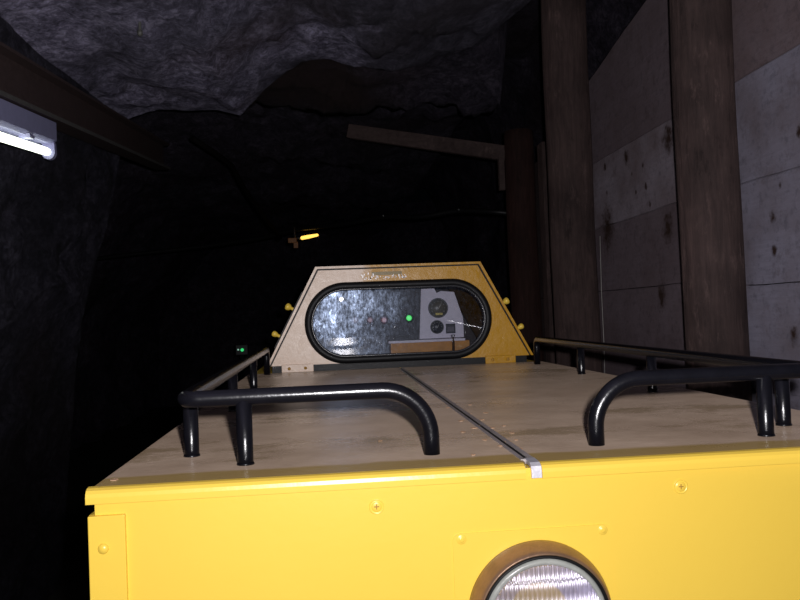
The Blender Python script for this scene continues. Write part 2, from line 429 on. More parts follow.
# folded lid: two top plates with a yellow turned-down rim
def rimprof(y): # section (y, z) across the front fold
    return [(y+.016, HZ), (y+.009, HZ-.0008), (y+.004, HZ-.003), (y+.001, HZ-.0065), (y, HZ-.011), (y, HZ-.0185), (y+.006, HZ-.0185), (y+.006, HZ-.011), (y+.016, HZ-.006)]
bm = bmesh.new()
for x0, x1 in ((HX0, CX-.0115), (CX+.0095, HX1)): prism_x(bm, rimprof(HY0), x0, x1)
for v in bm.verts:
    if abs(v.co.x-CX) < .05: v.co.x -= .0145
link('hood_rim', bm, YEL, loco)
for s, x in ((1, HX0), (-1, HX1)):
    bm = bmesh.new(); prism_y(bm, [(x+s*.014, HZ), (x+s*.005, HZ-.001), (x+s*.001, HZ-.005), (x, HZ-.011), (x, HZ-.0185), (x+s*.006, HZ-.0185), (x+s*.006, HZ-.011), (x+s*.014, HZ-.006)], HY0+.012, HY1)
    link('side_fold', bm, HOOD, loco)
for x0, x1 in ((HX0+.013, CX-.0085), (CX+.0065, HX1-.013)):
    bm = bmesh.new(); box(bm, x0, x1, HY0+.015, HY1, HZ-.006, HZ)
    for v in bm.verts:
        if abs(v.co.x-CX) < .05: v.co.x += -.0145+.011*(v.co.y-1)
    link('hood_top_plate', bm, HOOD, loco)
SHR = lambda bm, f=lambda v: True: [setattr(v.co, 'x', v.co.x-.0145+.011*(v.co.y-1)) for v in bm.verts if f(v)]
# seam: two bright strips with a dark groove, turned down over the rim at the front
bm = bmesh.new()
for x0, x1 in ((CX-.0105, CX-.0045), (CX+.0018, CX+.0085)): box(bm, x0, x1, HY0+.03, HY1-.02, HZ-.005, HZ+.0010)
SHR(bm)
seam = link('seam_strip', bm, flat('scuffed_grey_strip', (.45, .40, .39), .45), loco, label='bright steel edge strips along the hood seam')
bm = mk(CX-.0045, CX+.0018, HY0+.03, HY1-.02, HZ-.005, HZ-.0006); SHR(bm); link('groove', bm, RUB, seam)
bm = bmesh.new()
prism_x(bm, [(HY0+.036, HZ+.0016), (HY0+.008, HZ+.0006), (HY0+.001, HZ-.003), (HY0-.0014, HZ-.009), (HY0-.0016, HZ-.0175), (HY0+.001, HZ-.0175), (HY0+.002, HZ-.009), (HY0+.010, HZ-.004), (HY0+.036, HZ-.004)], CX-.0045, CX+.0085)
SHR(bm); link('end_tab', bm, flat('worn_aluminium', (.80, .78, .84), .4, met=.45), seam)
# corner brackets
for x0, x1 in ((HX0+.002, HX0+.045), (HX1-.045, HX1-.002)):
    bm = mk(x0, x1, .9975, 1.006, -1.1, -.2225, bev=.0012)
    left = x0 < 0
    sx0, sx1 = (x0, x0+.006) if left else (x1-.006, x1)
    box(bm, sx0, sx1, 1.006, 1.06, -1.1, -.2225)
    br_ = link('corner_bracket', bm, YEL, loco)
    xm = (x0+x1)/2-.004 if left else (x0+x1)/2
    bm = bmesh.new(); lathe_y(bm, xm, -.261, [(0, .9935), (.005, .9937), (.0062, .996), (.0062, .9985), (0, .9985)], 20); link('screw', bm, YEL, br_)
# screws on the face
for x, z in ((.056, -.2325), (.446, -.2305)): screw(loco, x, z, 1.004)
# headlight plate + lamp
bm = bmesh.new()
pts = []
for cx_, cz_, a0 in ((.343, -.281, 0), (.158, -.281, 90), (.158, -.472, 180), (.343, -.472, 270)):
    for k in range(5):
        a = math.radians(a0+k*22.5); pts.append((cx_+.009*math.cos(a), cz_+.009*math.sin(a)))
prism_y(bm, pts, 1.0025, 1.0045); hp = link('headlight_plate', bm, YEL, loco)
for x, z in ((.160, -.2795), (.341, -.279), (.160, -.474), (.341, -.474)):
    bm = bmesh.new(); r = .0062; y = 1.0025
    lathe_y(bm, x, z, [(0, y-.0008), (r*.6, y-.0008), (r*.7, y-.0001), (r*.95, y-.0005), (r, y), (r, y+.001), (0, y+.001)], 20)
    box(bm, x-.0024, x+.0024, y-.0016, y-.0008, z-.0005, z+.0005); box(bm, x-.0005, x+.0005, y-.0017, y-.0008, z-.0024, z+.0024)
    link('screw', bm, YEL, hp)
LX, LZ = .2545, -.3765
BRZ = flat('bronzed_bezel_metal', (.26, .155, .095), .36, met=.45)
bm = bmesh.new()
lathe_y(bm, LX, LZ, [(.0905, 1.003), (.0905, .995), (.0888, .986), (.0855, .974), (.0828, .9685), (.0812, .968), (.0812, .978), (.086, 1.003)], 72, closed=True)
bz = link('headlight', bm, BRZ, loco, label='bronze-coloured round headlight bezel')
bm = bmesh.new(); lathe_y(bm, LX, LZ, [(.0812, .9675), (.0800, .9655), (.0782, .9655), (.0768, .969), (.0768, .978), (.0812, .978)], 72, closed=True); link('gasket', bm, RUB, bz)
bm = bmesh.new(); lathe_y(bm, LX, LZ, [(.0770, .9685), (.0755, .9660), (.0735, .9650), (.0700, .966), (.0700, .972), (.0770, .974)], 72, closed=True)
link('glass_rim', bm, flat('pale_glass_rim', (.34, .35, .32), .25, coat=.3), bz)
# reflector and fluted lens
CHR = flat('reflector_chrome', (.86, .82, .92), .34, met=.8, var=.02)
bm = bmesh.new(); lathe_y(bm, LX, LZ, [(.0, 1.02), (.012, 1.018), (.03, 1.009), (.046, .995), (.061, .982), (.0705, .970)], 64); link('reflector', bm, CHR, bz)
s = NT('fluted_lens_glass'); s.t.nodes.remove(s.b)
tr = s.n('BsdfTransparent'); tr.inputs[0].default_value = (.86, .86, .95, 1); gl = s.n('BsdfGlossy'); gl.inputs['Roughness'].default_value = .42; gl.inputs[0].default_value = (.95, .92, 1, 1)
mx = s.n('MixShader'); mx.inputs[0].default_value = .55; s.l(tr.outputs[0], mx.inputs[1]); s.l(gl.outputs[0], mx.inputs[2]); s.l(mx.outputs[0], s.out.inputs[0])
LENS = s.m
bm = bmesh.new(); gg = {}
n = 150; m_ = 60
for i in range(n+1):
    X = -1+2*i/n; h = math.sqrt(max(0, 1-X*X))
    for j in range(m_+1):
        Zz = (-1+2*j/m_)*h; r2 = X*X+Zz*Zz
        band = math.floor((Zz+1)*2.3)
        fl_ = abs(math.sin((X+.03*band)*math.pi*12))*.0045
        gg[i, j] = bm.verts.new((LX+X*.0702, .9580+.009*r2-fl_*(1 if abs(X) < .95 else 0)+.0010*math.sin(Zz*17), LZ+Zz*.0702))
for i in range(n):
    for j in range(m_): bm.faces.new((gg[i, j], gg[i+1, j], gg[i+1, j+1], gg[i, j+1])).smooth = True
bmesh.ops.remove_doubles(bm, verts=list(bm.verts), dist=1e-6)
link('lens', bm, LENS, bz)
bm = bmesh.new(); bmesh.ops.create_uvsphere(bm, u_segments=16, v_segments=10, radius=.011, matrix=Matrix.Translation((LX, .995, LZ)))
link('bulb', bm, flat('bulb_glass', (.5, .5, .5), .1), bz, smooth=True)

# guard rails
def gx(x, y): return x+(y-1.11)*(.034 if x > 0 else -.011)
def guard(foot, corner, yend, posts, inner):
    zr = HZ+.0905
    path = fillet([(foot, 1.11, HZ), (foot, 1.11, zr), (corner, 1.11, zr), (gx(corner, yend), yend, zr), (gx(corner, yend), yend, HZ)], [.066, .020, .026], 12)
    bm = bmesh.new(); sweep(bm, path, .0112, 20)
    o = link('guard_rail', bm, BLACKP, loco)
    for (x, y) in posts:
        x = gx(x, y)
        bm = bmesh.new(); sweep(bm, [(x, y, HZ), (x, y, HZ+.01), (x, y, zr-.003)], .0108, 18); link('post', bm, BLACKP, o)
        bm = bmesh.new(); bm2 = sweep(bm, [(x, y, HZ), (x, y, HZ+.0015), (x, y, HZ+.003)], [.0120, .0118, .0110], 18); link('weld_bead', bm, BLACKP, o)
guard(.141, -.191, 2.965, [(-.197, 1.205), (-.112, 1.11), (-.195, 1.79), (-.195, 2.38)], 1)
guard(.374, .702, 2.875, [(.698, 1.195), (.624, 1.11), (.707, 1.765), (.712, 2.345)], -1)
# pale paint chips and rust dots on the hood top
CHIP = flat('bare_paint_chip', (.80, .50, .30), .5)
chips = [(500, 446), (492, 428), (516, 440), (470, 405), (482, 420), (504, 426), (497, 434), (512, 433), (485, 440), (508, 442), (519, 449), (474, 428), (486, 413), (461, 421), (448, 408), (470, 414), (463, 432), (114, 480), (449, 386), (380, 441), (478, 426), (473, 455)]
bm = bmesh.new()
for i, (px, py) in enumerate(chips):
    p = at(px, py, 2, HZ); q = bmesh.new(); r = random.uniform(.0032, .0056)
    vs = [q.verts.new((p.x+r*math.cos(a*.785)*random.uniform(.7, 1.1), p.y+1.6*r*math.sin(a*.785)*random.uniform(.7, 1.1), HZ+.0004)) for a in range(8)]
    q.faces.new(vs); ext = bmesh.ops.extrude_face_region(q, geom=list(q.faces))
    for v in ext['geom']:
        if isinstance(v, bmesh.types.BMVert): v.co.z += .0005
    merge(bm, q)
link('paint_chips', bm, CHIP, loco, kind='stuff')

# ---- cab
CC = .288; YF = 3.05
ZB, ZT = -.165, .186; HB, HT = .490, .303
def trap(z): return HB+(HT-HB)*(z-ZB)/(ZT-ZB)
WZ = -.014; WR = .137; WH = .339-WR; WC = CC-.006             # window opening: stadium
def stad(r, h, n=96):
    pts = []
    for k in range(n):
        a = 2*math.pi*k/n
        pts.append((CC+math.copysign(h, math.cos(a)) if abs(math.cos(a)) > 1e-9 else CC, a))
    out = []
    for k in range(n//2+1):
        a = -math.pi/2+math.pi*k/(n//2); out.append((WC+h+r*math.cos(a), WZ+r*math.sin(a)))
    for k in range(n//2+1):
        a = math.pi/2+math.pi*k/(n//2); out.append((WC-h+r*math.cos(a), WZ+r*math.sin(a)))
    return out
corners = [(CC+HB, ZB), (CC+HT, ZT), (CC-HT, ZT), (CC-HB, ZB)]
def hit(x, z):   # ray from the window centre through (x, z) to the trapezoid outline
    dx, dz = x-CC, z-WZ; best = 9
    for (ax, az), (bx, bz_) in zip(corners, corners[1:]+corners[:1]):
        ex, ez = bx-ax, bz_-az; den = dx*ez-dz*ex
        if abs(den) < 1e-9: continue
        t = ((ax-CC)*ez-(az-WZ)*ex)/den; q = ((ax-CC)*dz-(az-WZ)*dx)/den
        if t > 0 and -1e-6 <= q <= 1+1e-6: best = min(best, t)
    return (CC+dx*best, WZ+dz*best)
inn = stad(WR, WH); out = [hit(*p) for p in inn]
for c in corners:
    k = min(range(len(out)), key=lambda i: (out[i][0]-c[0])**2+(out[i][1]-c[1])**2); out[k] = c
bm = bmesh.new()
A = [[bm.verts.new((x, y, z)) for x, z in L] for L, y in ((inn, YF), (out, YF), (out, YF+.006), (inn, YF+.006))]
for a, b in zip(A, A[1:]+A[:1]):
    for k in range(len(a)):
        q = (k+1) % len(a); bm.faces.new((a[k], b[k], b[q], a[q]))
bmesh.ops.recalc_face_normals(bm, faces=list(bm.faces))
link('cab_front_panel', bm, YOLD, loco)
# bent outer shell: roof and sloped side walls, standing slightly proud of the front panel
def offp(o): return [(CC-HB-o*1.1, ZB-.0), (CC-HT-o*.75, ZT+o), (CC+HT+o*.75, ZT+o), (CC+HB+o*1.1, ZB-.0)]
def sheet(bm, po, pi, y0, y1):
    for (a, b, c, e) in zip(po, po[1:], pi, pi[1:]):
        vs = [bm.verts.new((p[0], y, p[1])) for y in (y0, y1) for p in (a, b, e, c)]
        for f in ((0, 1, 2, 3), (7, 6, 5, 4), (0, 4, 5, 1), (1, 5, 6, 2), (2, 6, 7, 3), (3, 7, 4, 0)): bm.faces.new([vs[i] for i in f])
bm = bmesh.new(); sheet(bm, offp(.014), offp(.0055), YF-.006, 4.02); bmesh.ops.recalc_face_normals(bm, faces=list(bm.faces)); link('cab_shell', bm, YOLD, loco)
bm = bmesh.new(); sheet(bm, offp(.005), offp(.0005), YF+.001, YF+.02); bmesh.ops.recalc_face_normals(bm, faces=list(bm.faces)); link('edge_seal', bm, RUB, loco)
bm = bmesh.new(); prism_y(bm, [(CC-HB, ZB), (CC-HT, ZT), (CC+HT, ZT), (CC+HB, ZB)], 4.0, 4.01); link('cab_rear_panel', bm, DSTEEL, loco)
bm = mk(HX0+.02, HX1-.02, HY1, 4.02, -1.15, HZ-.001); link('cab_lower_body', bm, YEL, loco)
# base seal and feet
bm = mk(CC-HB+.004, CC+HB-.012, YF-.004, YF+.02, HZ+.0, ZB+.0); link('base_seal', bm, RUB, loco)
for x0, x1 in ((-.163, -.045), (.605, .722)):
    bm = mk(x0, x1, YF-.012, YF-.003, HZ, ZB+.004, bev=.0015); tb = link('mounting_foot', bm, YOLD, loco)
    for xx in (x0+.028, x1-.03):
        bm = bmesh.new(); lathe_y(bm, xx, HZ+.014, [(0, YF-.0145), (.005, YF-.0145), (.006, YF-.012), (0, YF-.012)], 12); link('bolt', bm, DYEL, tb)
# window
inn3 = stad(WR-.004, WH)
bm = bmesh.new(); sweep(bm, [(x, YF-.006, z) for x, z in stad(WR+.0005, WH)], .0155, 14, closed=True); seal = link('window_seal', bm, RUB, loco)
bm = bmesh.new(); sweep(bm, [(x, YF-.014, z) for x, z in stad(WR-.012, WH)], .0045, 10, closed=True); link('locking_strip', bm, flat('glossy_rubber_strip', (.03, .03, .035), .25), seal)
bm = bmesh.new(); prism_y(bm, stad(WR-.006, WH), YF+.000, YF+.004); bmesh.ops.rotate(bm, verts=list(bm.verts), cent=(CC, YF, WZ), matrix=Matrix.Rotation(-.015, 3, 'Z') @ Matrix.Rotation(.018, 3, 'X')); glass = link('window_glass', bm, m_glass(), loco, label='dusty oval window glass')
glass.location.y -= 0
# side window frames and yellow catches
for s_ in (-1, 1):
    def sp(z, o): return CC+s_*(trap(z)+o)
    bm = bmesh.new()
    z0, z1 = -.13, .14
    for y0, y1, za, zb in ((3.12, 3.15, z0, z1), (3.85, 3.88, z0, z1), (3.12, 3.88, z0, z0+.03), (3.12, 3.88, z1-.03, z1)):
        vs = [bm.verts.new((sp(z, o), y, z)) for y in (y0, y1) for (z, o) in ((za, .014), (za, .026), (zb, .026), (zb, .014))]
        for f in ((0, 1, 2, 3), (7, 6, 5, 4), (0, 4, 5, 1), (1, 5, 6, 2), (2, 6, 7, 3), (3, 7, 4, 0)): bm.faces.new([vs[i] for i in f])
    bmesh.ops.recalc_face_normals(bm, faces=list(bm.faces))
    sf = link('side_window_frame', bm, RUB, loco)
    bm = bmesh.new(); vs = [bm.verts.new((sp(z, .0165), y, z)) for y, z in ((3.14, z0+.02), (3.86, z0+.02), (3.86, z1-.02), (3.14, z1-.02))]; bm.faces.new(vs)
    link('side_pane', bm, flat('dark_side_pane', (.02, .02, .025), .1), sf)
    for z, rr, fl_ in ((.049 if s_ < 0 else .040, .0145, 1.0), (-.053 if s_ < 0 else -.062, .012, .55)):
        bm = bmesh.new(); x0 = sp(z, .010); y = 3.13
        nx = Vector((s_*.89, 0, .45))
        p0 = Vector((x0, y, z-.012))
        sweep(bm, [p0, p0+nx*.02, p0+nx*.030, p0+nx*.034, p0+nx*.044, p0+nx*.050, p0+nx*.053], [.006, .006, .0065, rr*.8, rr, rr*.8, rr*.2], 14)
        link('catch_knob', bm, YEL, loco)
# sticker residue over the window
bm = bmesh.new()
for i in range(60):
    x = .145+.17*random.random()**.9; z = .149+random.uniform(-.006, .016)*(1 if x < .25 else .6)
    if x > .19 and z > .156 and x < .29: z = .151-random.random()*.006
    w_, h_ = random.uniform(.001, .005), random.uniform(.002, .009)
    box(bm, x, x+w_, YF-.0012, YF-.0001, z, z+h_)
link('sticker_residue', bm, flat('torn_sticker_residue', (1.0, .92, .95), .25), loco, kind='stuff', label='pale torn sticker residue above the window')
bm = mk(.185, .300, YF-.0008, YF-.0001, .161, .174); link('sticker', bm, flat('faded_sticker', (.20, .13, .012), .4), loco, label='faded ochre sticker strip above the window')
# inside the cab
PANEL = flat('pale_panel_enamel', (.78, .74, .82), .5, var=.06); DARKP = flat('dark_console', (.02, .02, .025), .5)
bm = mk(-.02, .405, 3.36, 3.42, -.15, .135); dash = link('control_console', bm, DARKP, loco)
for px, col, st, r, nm in ((409, (.01, 1, .10), .9, .0115, 'green_indicator'), (384, (.5, .02, .02), .25, .010, 'red_indicator'), (370, (.5, .02, .02), .16, .009, 'red_indicator'), (355, (.4, .02, .03), .05, .009, 'red_indicator')):
    p = at(px, 318 if px > 400 else 320, 1, 3.36); bm = bmesh.new()
    lathe_y(bm, p.x, p.z, [(0, 3.352), (r*.7, 3.353), (r, 3.358), (r, 3.362)], 16)
    link(nm, bm, m_emit(nm+'_lens', col, st), dash)
    bm = bmesh.new(); lathe_y(bm, p.x, p.z, [(r, 3.358), (r*1.7, 3.357), (r*1.7, 3.362), (r, 3.362)], 16, closed=True); link('bezel_ring', bm, flat('indicator_bezel', (.02, .06, .03) if px > 400 else (.10, .02, .02), .4), dash)
ip = [at(a, b, 1, 3.35) for a, b in ((421, 289), (434, 288), (436.5, 293), (441, 291), (454, 292), (463, 318), (464, 337), (419.6, 339))]
bm = bmesh.new(); prism_y(bm, [(p.x, p.z) for p in ip], 3.35, 3.358); pan = link('instrument_panel', bm, PANEL, loco, label='pale grey instrument panel with round gauges')
for (px, py, r, col) in ((438, 308, .041, (.14, .13, .10)), (437, 327, .028, (.045, .045, .05))):
    p = at(px, py, 1, 3.35); bm = bmesh.new()
    lathe_y(bm, p.x, p.z, [(r*.86, 3.343), (r, 3.341), (r*1.02, 3.346), (r*1.02, 3.351), (r*.86, 3.351)], 32, closed=True); gg_ = link('gauge', bm, GREYST, pan)
    bm = bmesh.new(); lathe_y(bm, p.x, p.z, [(0, 3.3455), (r*.88, 3.3455), (r*.88, 3.349), (0, 3.349)], 32); link('dial', bm, flat('gauge_dial', col, .35), pan)
    bm = bmesh.new()
    for k in range(9):
        a = math.radians(-30+k*30); c_, s__ = math.cos(a), math.sin(a)
        x, z = p.x+c_*r*.68, p.z+s__*r*.68; box(bm, x-.0013, x+.0013, 3.3442, 3.3456, z-.0013, z+.0013)
    vs = [bm.verts.new((p.x+a, 3.3448, p.z+b)) for a, b in ((-.0015, -.004), (.0015, -.004), (r*.35, r*.45), (r*.33, r*.47))]; bm.faces.new(vs)
    link('dial_marks', bm, flat('pale_marking', (.5, .5, .45), .5), pan)
    if r > .03:
        bm = mk(p.x-.012, p.x+.018, 3.344, 3.3456, p.z-r*.72, p.z-r*.5); link('dial_label', bm, flat('yellow_dial_mark', (.6, .48, .10), .5), pan)
p = at(450.5, 328.5, 1, 3.35); bm = mk(p.x-.020, p.x+.020, 3.344, 3.351, p.z-.020, p.z+.020, bev=.002); sq = link('square_meter', bm, DARKP, pan)
bm = mk(p.x-.013, p.x+.013, 3.3425, 3.3442, p.z-.012, p.z+.008); link('meter_window', bm, flat('meter_window_grey', (.10, .09, .11), .3), pan)
a = at(388, 342, 1, 3.30); b = at(464, 338, 1, 3.30)
bm = mk(a.x, b.x, 3.27, 3.36, a.z-.006, a.z+.004, bev=.001); sh = link('console_shelf', bm, PANEL, loco)
bm = mk(a.x+.01, b.x+.02, 3.29, 3.36, -.165, a.z-.006); link('console_front', bm, flat('orange_brown_console', (.55, .24, .02), .5), sh)
bm = bmesh.new(); p = at(453, 341, 1, 3.28); sweep(bm, [(p.x, 3.275, -.15), (p.x, 3.275, a.z+.012), (p.x, 3.275, a.z+.02)], [.006, .006, .009], 10); link('lever', bm, STEEL, sh)
bm = bmesh.new(); sweep(bm, [(CC+.19, 3.5, .0), (CC+.30, 3.5, -.16)], .02, 10); link('cab_pillar', bm, YOLD, loco)
# running gear
bm = mk(HX0+.06, HX1-.06, 1.1, 3.95, -1.28, -1.15); link('chassis_frame', bm, DSTEEL, loco)
for y in (1.55, 3.2):
    bm = bmesh.new()
    ax = sweep(bm, [(-.08, y, -1.26), (.62, y, -1.26)], .035, 16); wsx = link('axle', bm, DSTEEL, loco)
    for x, s_ in ((-.03, -1), (.57, 1)):
        bm = bmesh.new(); sweep(bm, [(x-s_*.035, y, -1.26), (x-s_*.02, y, -1.26), (x-s_*.019, y, -1.26), (x+s_*.04, y, -1.26)], [.178, .178, .16, .158], 32); link('wheel', bm, GREYST, wsx)

# ---------------------------------------------------------------- timber posts
def log(bm, x, y, z0, z1, r0, r1, lean=(0, 0), seed=0, n=46, seg=44):
    rings = []
    for i in range(n+1):
        s = i/n; z = z0+(z1-z0)*s; r = r0+(r1-r0)*s
        row = []
        for k in range(seg):
            a = 2*math.pi*k/seg
            q = Vector((math.cos(a)*2, math.sin(a)*2, z*.5+seed*7))
            rr = r*(1+.035*fb(q, 1.0, 3)+.020*fb(Vector((math.cos(a)*9, math.sin(a)*9, z*.8+seed)), 1.0, 3))
            row.append(bm.verts.new((x+lean[0]*s+rr*math.cos(a)+.012*fb(Vector((seed, 0, z)), .8, 2), y+lean[1]*s+rr*math.sin(a), z)))
        rings.append(row)
    for a, b in zip(rings, rings[1:]):
        for k in range(seg): bm.faces.new((a[k], a[(k+1) % seg], b[(k+1) % seg], b[k])).smooth = True
    bm.faces.new(rings[0][::-1]); bm.faces.new(rings[-1]); return bm
bm = bmesh.new(); log(bm, 1.520, 3.035, -1.5, 1.95, .116, .113, seed=1)
link('timber_post', bm, WOODP, label='thick round timber post in front of the boards, nearest the camera', cat='post', group='timber posts along the right wall')
bm = bmesh.new(); log(bm, 1.498, 4.715, -1.5, 2.0, .137, .132, seed=4)
link('timber_post', bm, WOODP, label='thick round timber post rising behind the far end of the locomotive, second from the camera', cat='post', group='timber posts along the right wall')
bm = bmesh.new(); log(bm, 1.525, 6.0, -1.5, 1.37, .115, .11, seed=8)
link('timber_post', bm, WOODD, label='short dark reddish timber post with a sawn top, farthest from the camera', cat='post', group='timber posts along the right wall')
bm = mk(1.60, 1.642, 5.66, 5.80, -1.5, 1.22, bev=.008); link('upright_plank', bm, WOODP, label='narrow upright plank between the two farther timber posts', cat='plank')

# ---------------------------------------------------------------- lagging boards
SP = lambda L: [(at(a, b, 0, 1.655).y, at(a, b, 0, 1.655).z, r) for a, b, r in L]
spotsL = SP([(626, 157, .038), (605, 167, .024), (643, 165, .016), (646, 186, .018), (636, 192, .012), (607, 193, .014), (650, 204, .018), (608, 228, .11), (668, 228, .065), (662, 296, .055), (668, 139, .07), (632, 174, .010)])
spotsR = SP([(773, 218, .024), (774, 251, .022), (799, 131, .02), (795, 336, .035), (780, 185, .012)])
BM = {}
def bmat(key, base, dark, spots, amt):
    if key not in BM: BM[key] = m_board('board_'+key, base, dark, spots, amt)
    return BM[key]
LIGHT = lambda: bmat('limewashed', (.25, .235, .30), (.15, .125, .145), spotsR, .5)
LIGHT2 = lambda: bmat('spotted_grey', (.25, .215, .25), (.13, .095, .10), spotsL, .5)
BRN = lambda: bmat('brown_grey', (.165, .130, .150), (.10, .072, .078), spotsL, .6)
BRN2 = lambda: bmat('brown_top', (.19, .150, .170), (.11, .075, .075), spotsR, .9)
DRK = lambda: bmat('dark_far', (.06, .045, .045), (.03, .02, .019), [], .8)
rows = [(-1.5, -.735), (-.73, -.335), (-.33, .069), (.0705, .465), (.472, .856), (.862, 1.6)]
names = ['lowest', 'second from the floor', 'third from the floor', 'fourth from the floor', 'fifth from the floor', 'topmost']
def board(y0, y1, z0, z1, ri, mat, label, top=None, group='lagging boards on the right wall'):
    bm = bmesh.new(); n = 26
    jx = random.uniform(-.006, .006)
    zt = lambda y: z1 if top is None else top(y)
    L = []
    for i in range(n+1):
        y = y0+(y1-y0)*i/n
        a = fb(Vector((y, ri*3, 0)), 2.5, 3)*.006; b = fb(Vector((y, ri*3+3, 0)), 2.5, 3)*.006
        if zt(y)-z0 < .02: break
        L.append((y, z0+a+.002, zt(y)+b-.002))
    rings = [[bm.verts.new((x+jx, y, z)) for x, z in ((1.655, a), (1.655, b-.006), (1.661, b), (1.705, b), (1.705, a))] for y, a, b in L]
    for r, q in zip(rings, rings[1:]):
        for k in range(5): bm.faces.new((r[k], r[(k+1) % 5], q[(k+1) % 5], q[k]))
    bm.faces.new(rings[0]); bm.faces.new(rings[-1][::-1])
    bmesh.ops.recalc_face_normals(bm, faces=list(bm.faces))
    return link('lagging_board', bm, mat, label=label, cat='board', group=group)
bays = [(1.5, 3.10, 'in the bay nearest the camera'), (3.106, 4.86, 'between the first and second timber posts'), (4.866, 6.6, 'in the dark bay beyond the second timber post')]
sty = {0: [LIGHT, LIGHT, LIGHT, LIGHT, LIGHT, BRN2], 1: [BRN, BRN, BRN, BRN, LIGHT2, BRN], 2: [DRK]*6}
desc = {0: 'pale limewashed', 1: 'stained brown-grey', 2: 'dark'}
for bi, (y0, y1, bn) in enumerate(bays):
    ed = [[-1.5, -.733, -.333, .070, .470, .884, 1.6], [-1.5, -.71, -.30, .104, .484, .884, 1.6], [-1.5, -.71, -.30, .10, .48, .87, 1.6]][bi]
    for ri, (z0, z1) in enumerate(zip(ed, ed[1:])):
        top = None
        if ri == 5:
            top = [lambda y: 1.66, lambda y: 1.41+(4.714-y)*.158 if y < 4.9 else 1.38, lambda y: 1.15][bi]
        ds = desc[bi]
        if (bi, ri) == (1, 4): ds = 'pale brown-spotted'
        if (bi, ri) == (0, 5): ds = 'brownish rust-streaked'
        if (bi, ri) == (1, 5): ds = 'brown-grey slant-topped'
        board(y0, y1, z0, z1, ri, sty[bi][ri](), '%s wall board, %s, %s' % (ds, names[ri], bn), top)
# white wire against the boards
bm = bmesh.new(); a = at(600, 236, 0, 1.645); b = at(604, 345, 0, 1.645); c = at(606, 420, 0, 1.645)
sweep(bm, [a, a+(b-a)*.5+Vector((0, .01, 0)), b, c], .0022, 6); link('thin_wire', bm, flat('pale_wire', (.5, .48, .45), .5), label='thin pale wire hanging down the boards beside the second timber post', cat='wire')

# ---------------------------------------------------------------- steel beam and fluorescent lamp at upper left
def beam_z(y): return .793+(y-2.81)*.1035
bm = bmesh.new()
def sec(y):
    z = beam_z(y); xf = -1.045; H = .183-.0*(y-2.8)
    return [(xf, z), (xf, z+.017), (xf-.045, z+.014), (xf-.045, z+H-.014), (xf, z+H-.012), (xf, z+H), (xf-.10, z+H), (xf-.10, z+H-.012), (xf-.055, z+H-.014), (xf-.055, z+.014), (xf-.10, z+.012), (xf-.10, z)]
ys = [-1.3, 1, 3, 5.0, 5.85]; rings = [[bm.verts.new((x, y, z)) for x, z in sec(y)] for y in ys]
for a, b in zip(rings, rings[1:]):
    for k in range(12):
        f = bm.faces.new((a[k], a[(k+1) % 12], b[(k+1) % 12], b[k])); f.material_index = 1 if k == 0 else 0  # lower flange edge is paler: tube light on it painted in
bm.faces.new(rings[0]); bm.faces.new(rings[-1][::-1]); bmesh.ops.recalc_face_normals(bm, faces=list(bm.faces))
link('steel_beam', bm, (flat('rusty_beam_steel', (.075, .050, .048), .55, bs=.002), flat('lit_flange_edge', (.12, .115, .11), .5, bs=.002)), label='long dark steel beam running along the left under the rock roof', cat='beam')
lamp = empty('fluorescent_lamp', (-1.095, 2.9, .66), 'lit white fluorescent tube lamp hanging below the dark steel beam', 'lamp')
Y0, Y1 = 2.17, 3.405
def lz(y): return .806+(y-2.935)*.099
bm = bmesh.new()
rings = []
for y in (Y0, Y1):
    z = lz(y); rings.append([bm.verts.new((x, y, zz)) for x, zz in ((-1.065, z-.002), (-1.058, z-.006), (-1.058, z-.080), (-1.072, z-.094), (-1.125, z-.094), (-1.14, z-.080), (-1.14, z-.006), (-1.133, z-.002))])
for k in range(8): bm.faces.new((rings[0][k], rings[0][(k+1) % 8], rings[1][(k+1) % 8], rings[1][k]))
bm.faces.new(rings[0]); bm.faces.new(rings[1][::-1]); bmesh.ops.recalc_face_normals(bm, faces=list(bm.faces))
hs = link('housing', bm, WHITEM, lamp)
bm = bmesh.new(); tz = lambda y: lz(y)-.128
TX = -1.085
sweep(bm, [(TX, Y0+.03, tz(Y0+.03)), (TX, Y0+.034, tz(Y0+.034)), (TX, Y1-.055, tz(Y1-.055)), (TX, Y1-.035, tz(Y1-.035)), (TX, Y1-.028, tz(Y1-.028))], [.011, .0165, .0165, .0145, .007], 20)
link('tube', bm, m_emit('lit_tube', (.93, 1, .86), 2.6), lamp)
for ye, sg in ((Y0, 1), (Y1, -1)):
    bm = bmesh.new(); z = lz(ye)-.094
    pts = [(TX-.024, z+.002), (TX+.024, z+.002), (TX+.026, z-.04)]+[(TX+.024*math.cos(a), z-.042-.024*math.sin(a)) for a in [math.pi*k/8 for k in range(1, 8)]]+[(TX-.026, z-.04)]
    ya, yb = sorted((ye, ye+sg*.026)); prism_y(bm, pts, ya, yb); link('end_cap', bm, WHITEM, lamp)
bm = bmesh.new(); y = 3.12; z = lz(y)-.094; vs = []
prism_x(bm, [(y-.03, z+.002), (y-.02, z-.012), (y+.02, z-.010), (y+.03, z+.004)], TX-.012, TX+.028); link('tube_clip', bm, WHITEM, lamp)
for y in (2.5, 3.3):
    bm = mk(-1.11, -1.09, y-.012, y+.012, lz(y)-.004, beam_z(y)+.004); link('hanger', bm, GREYST, lamp)

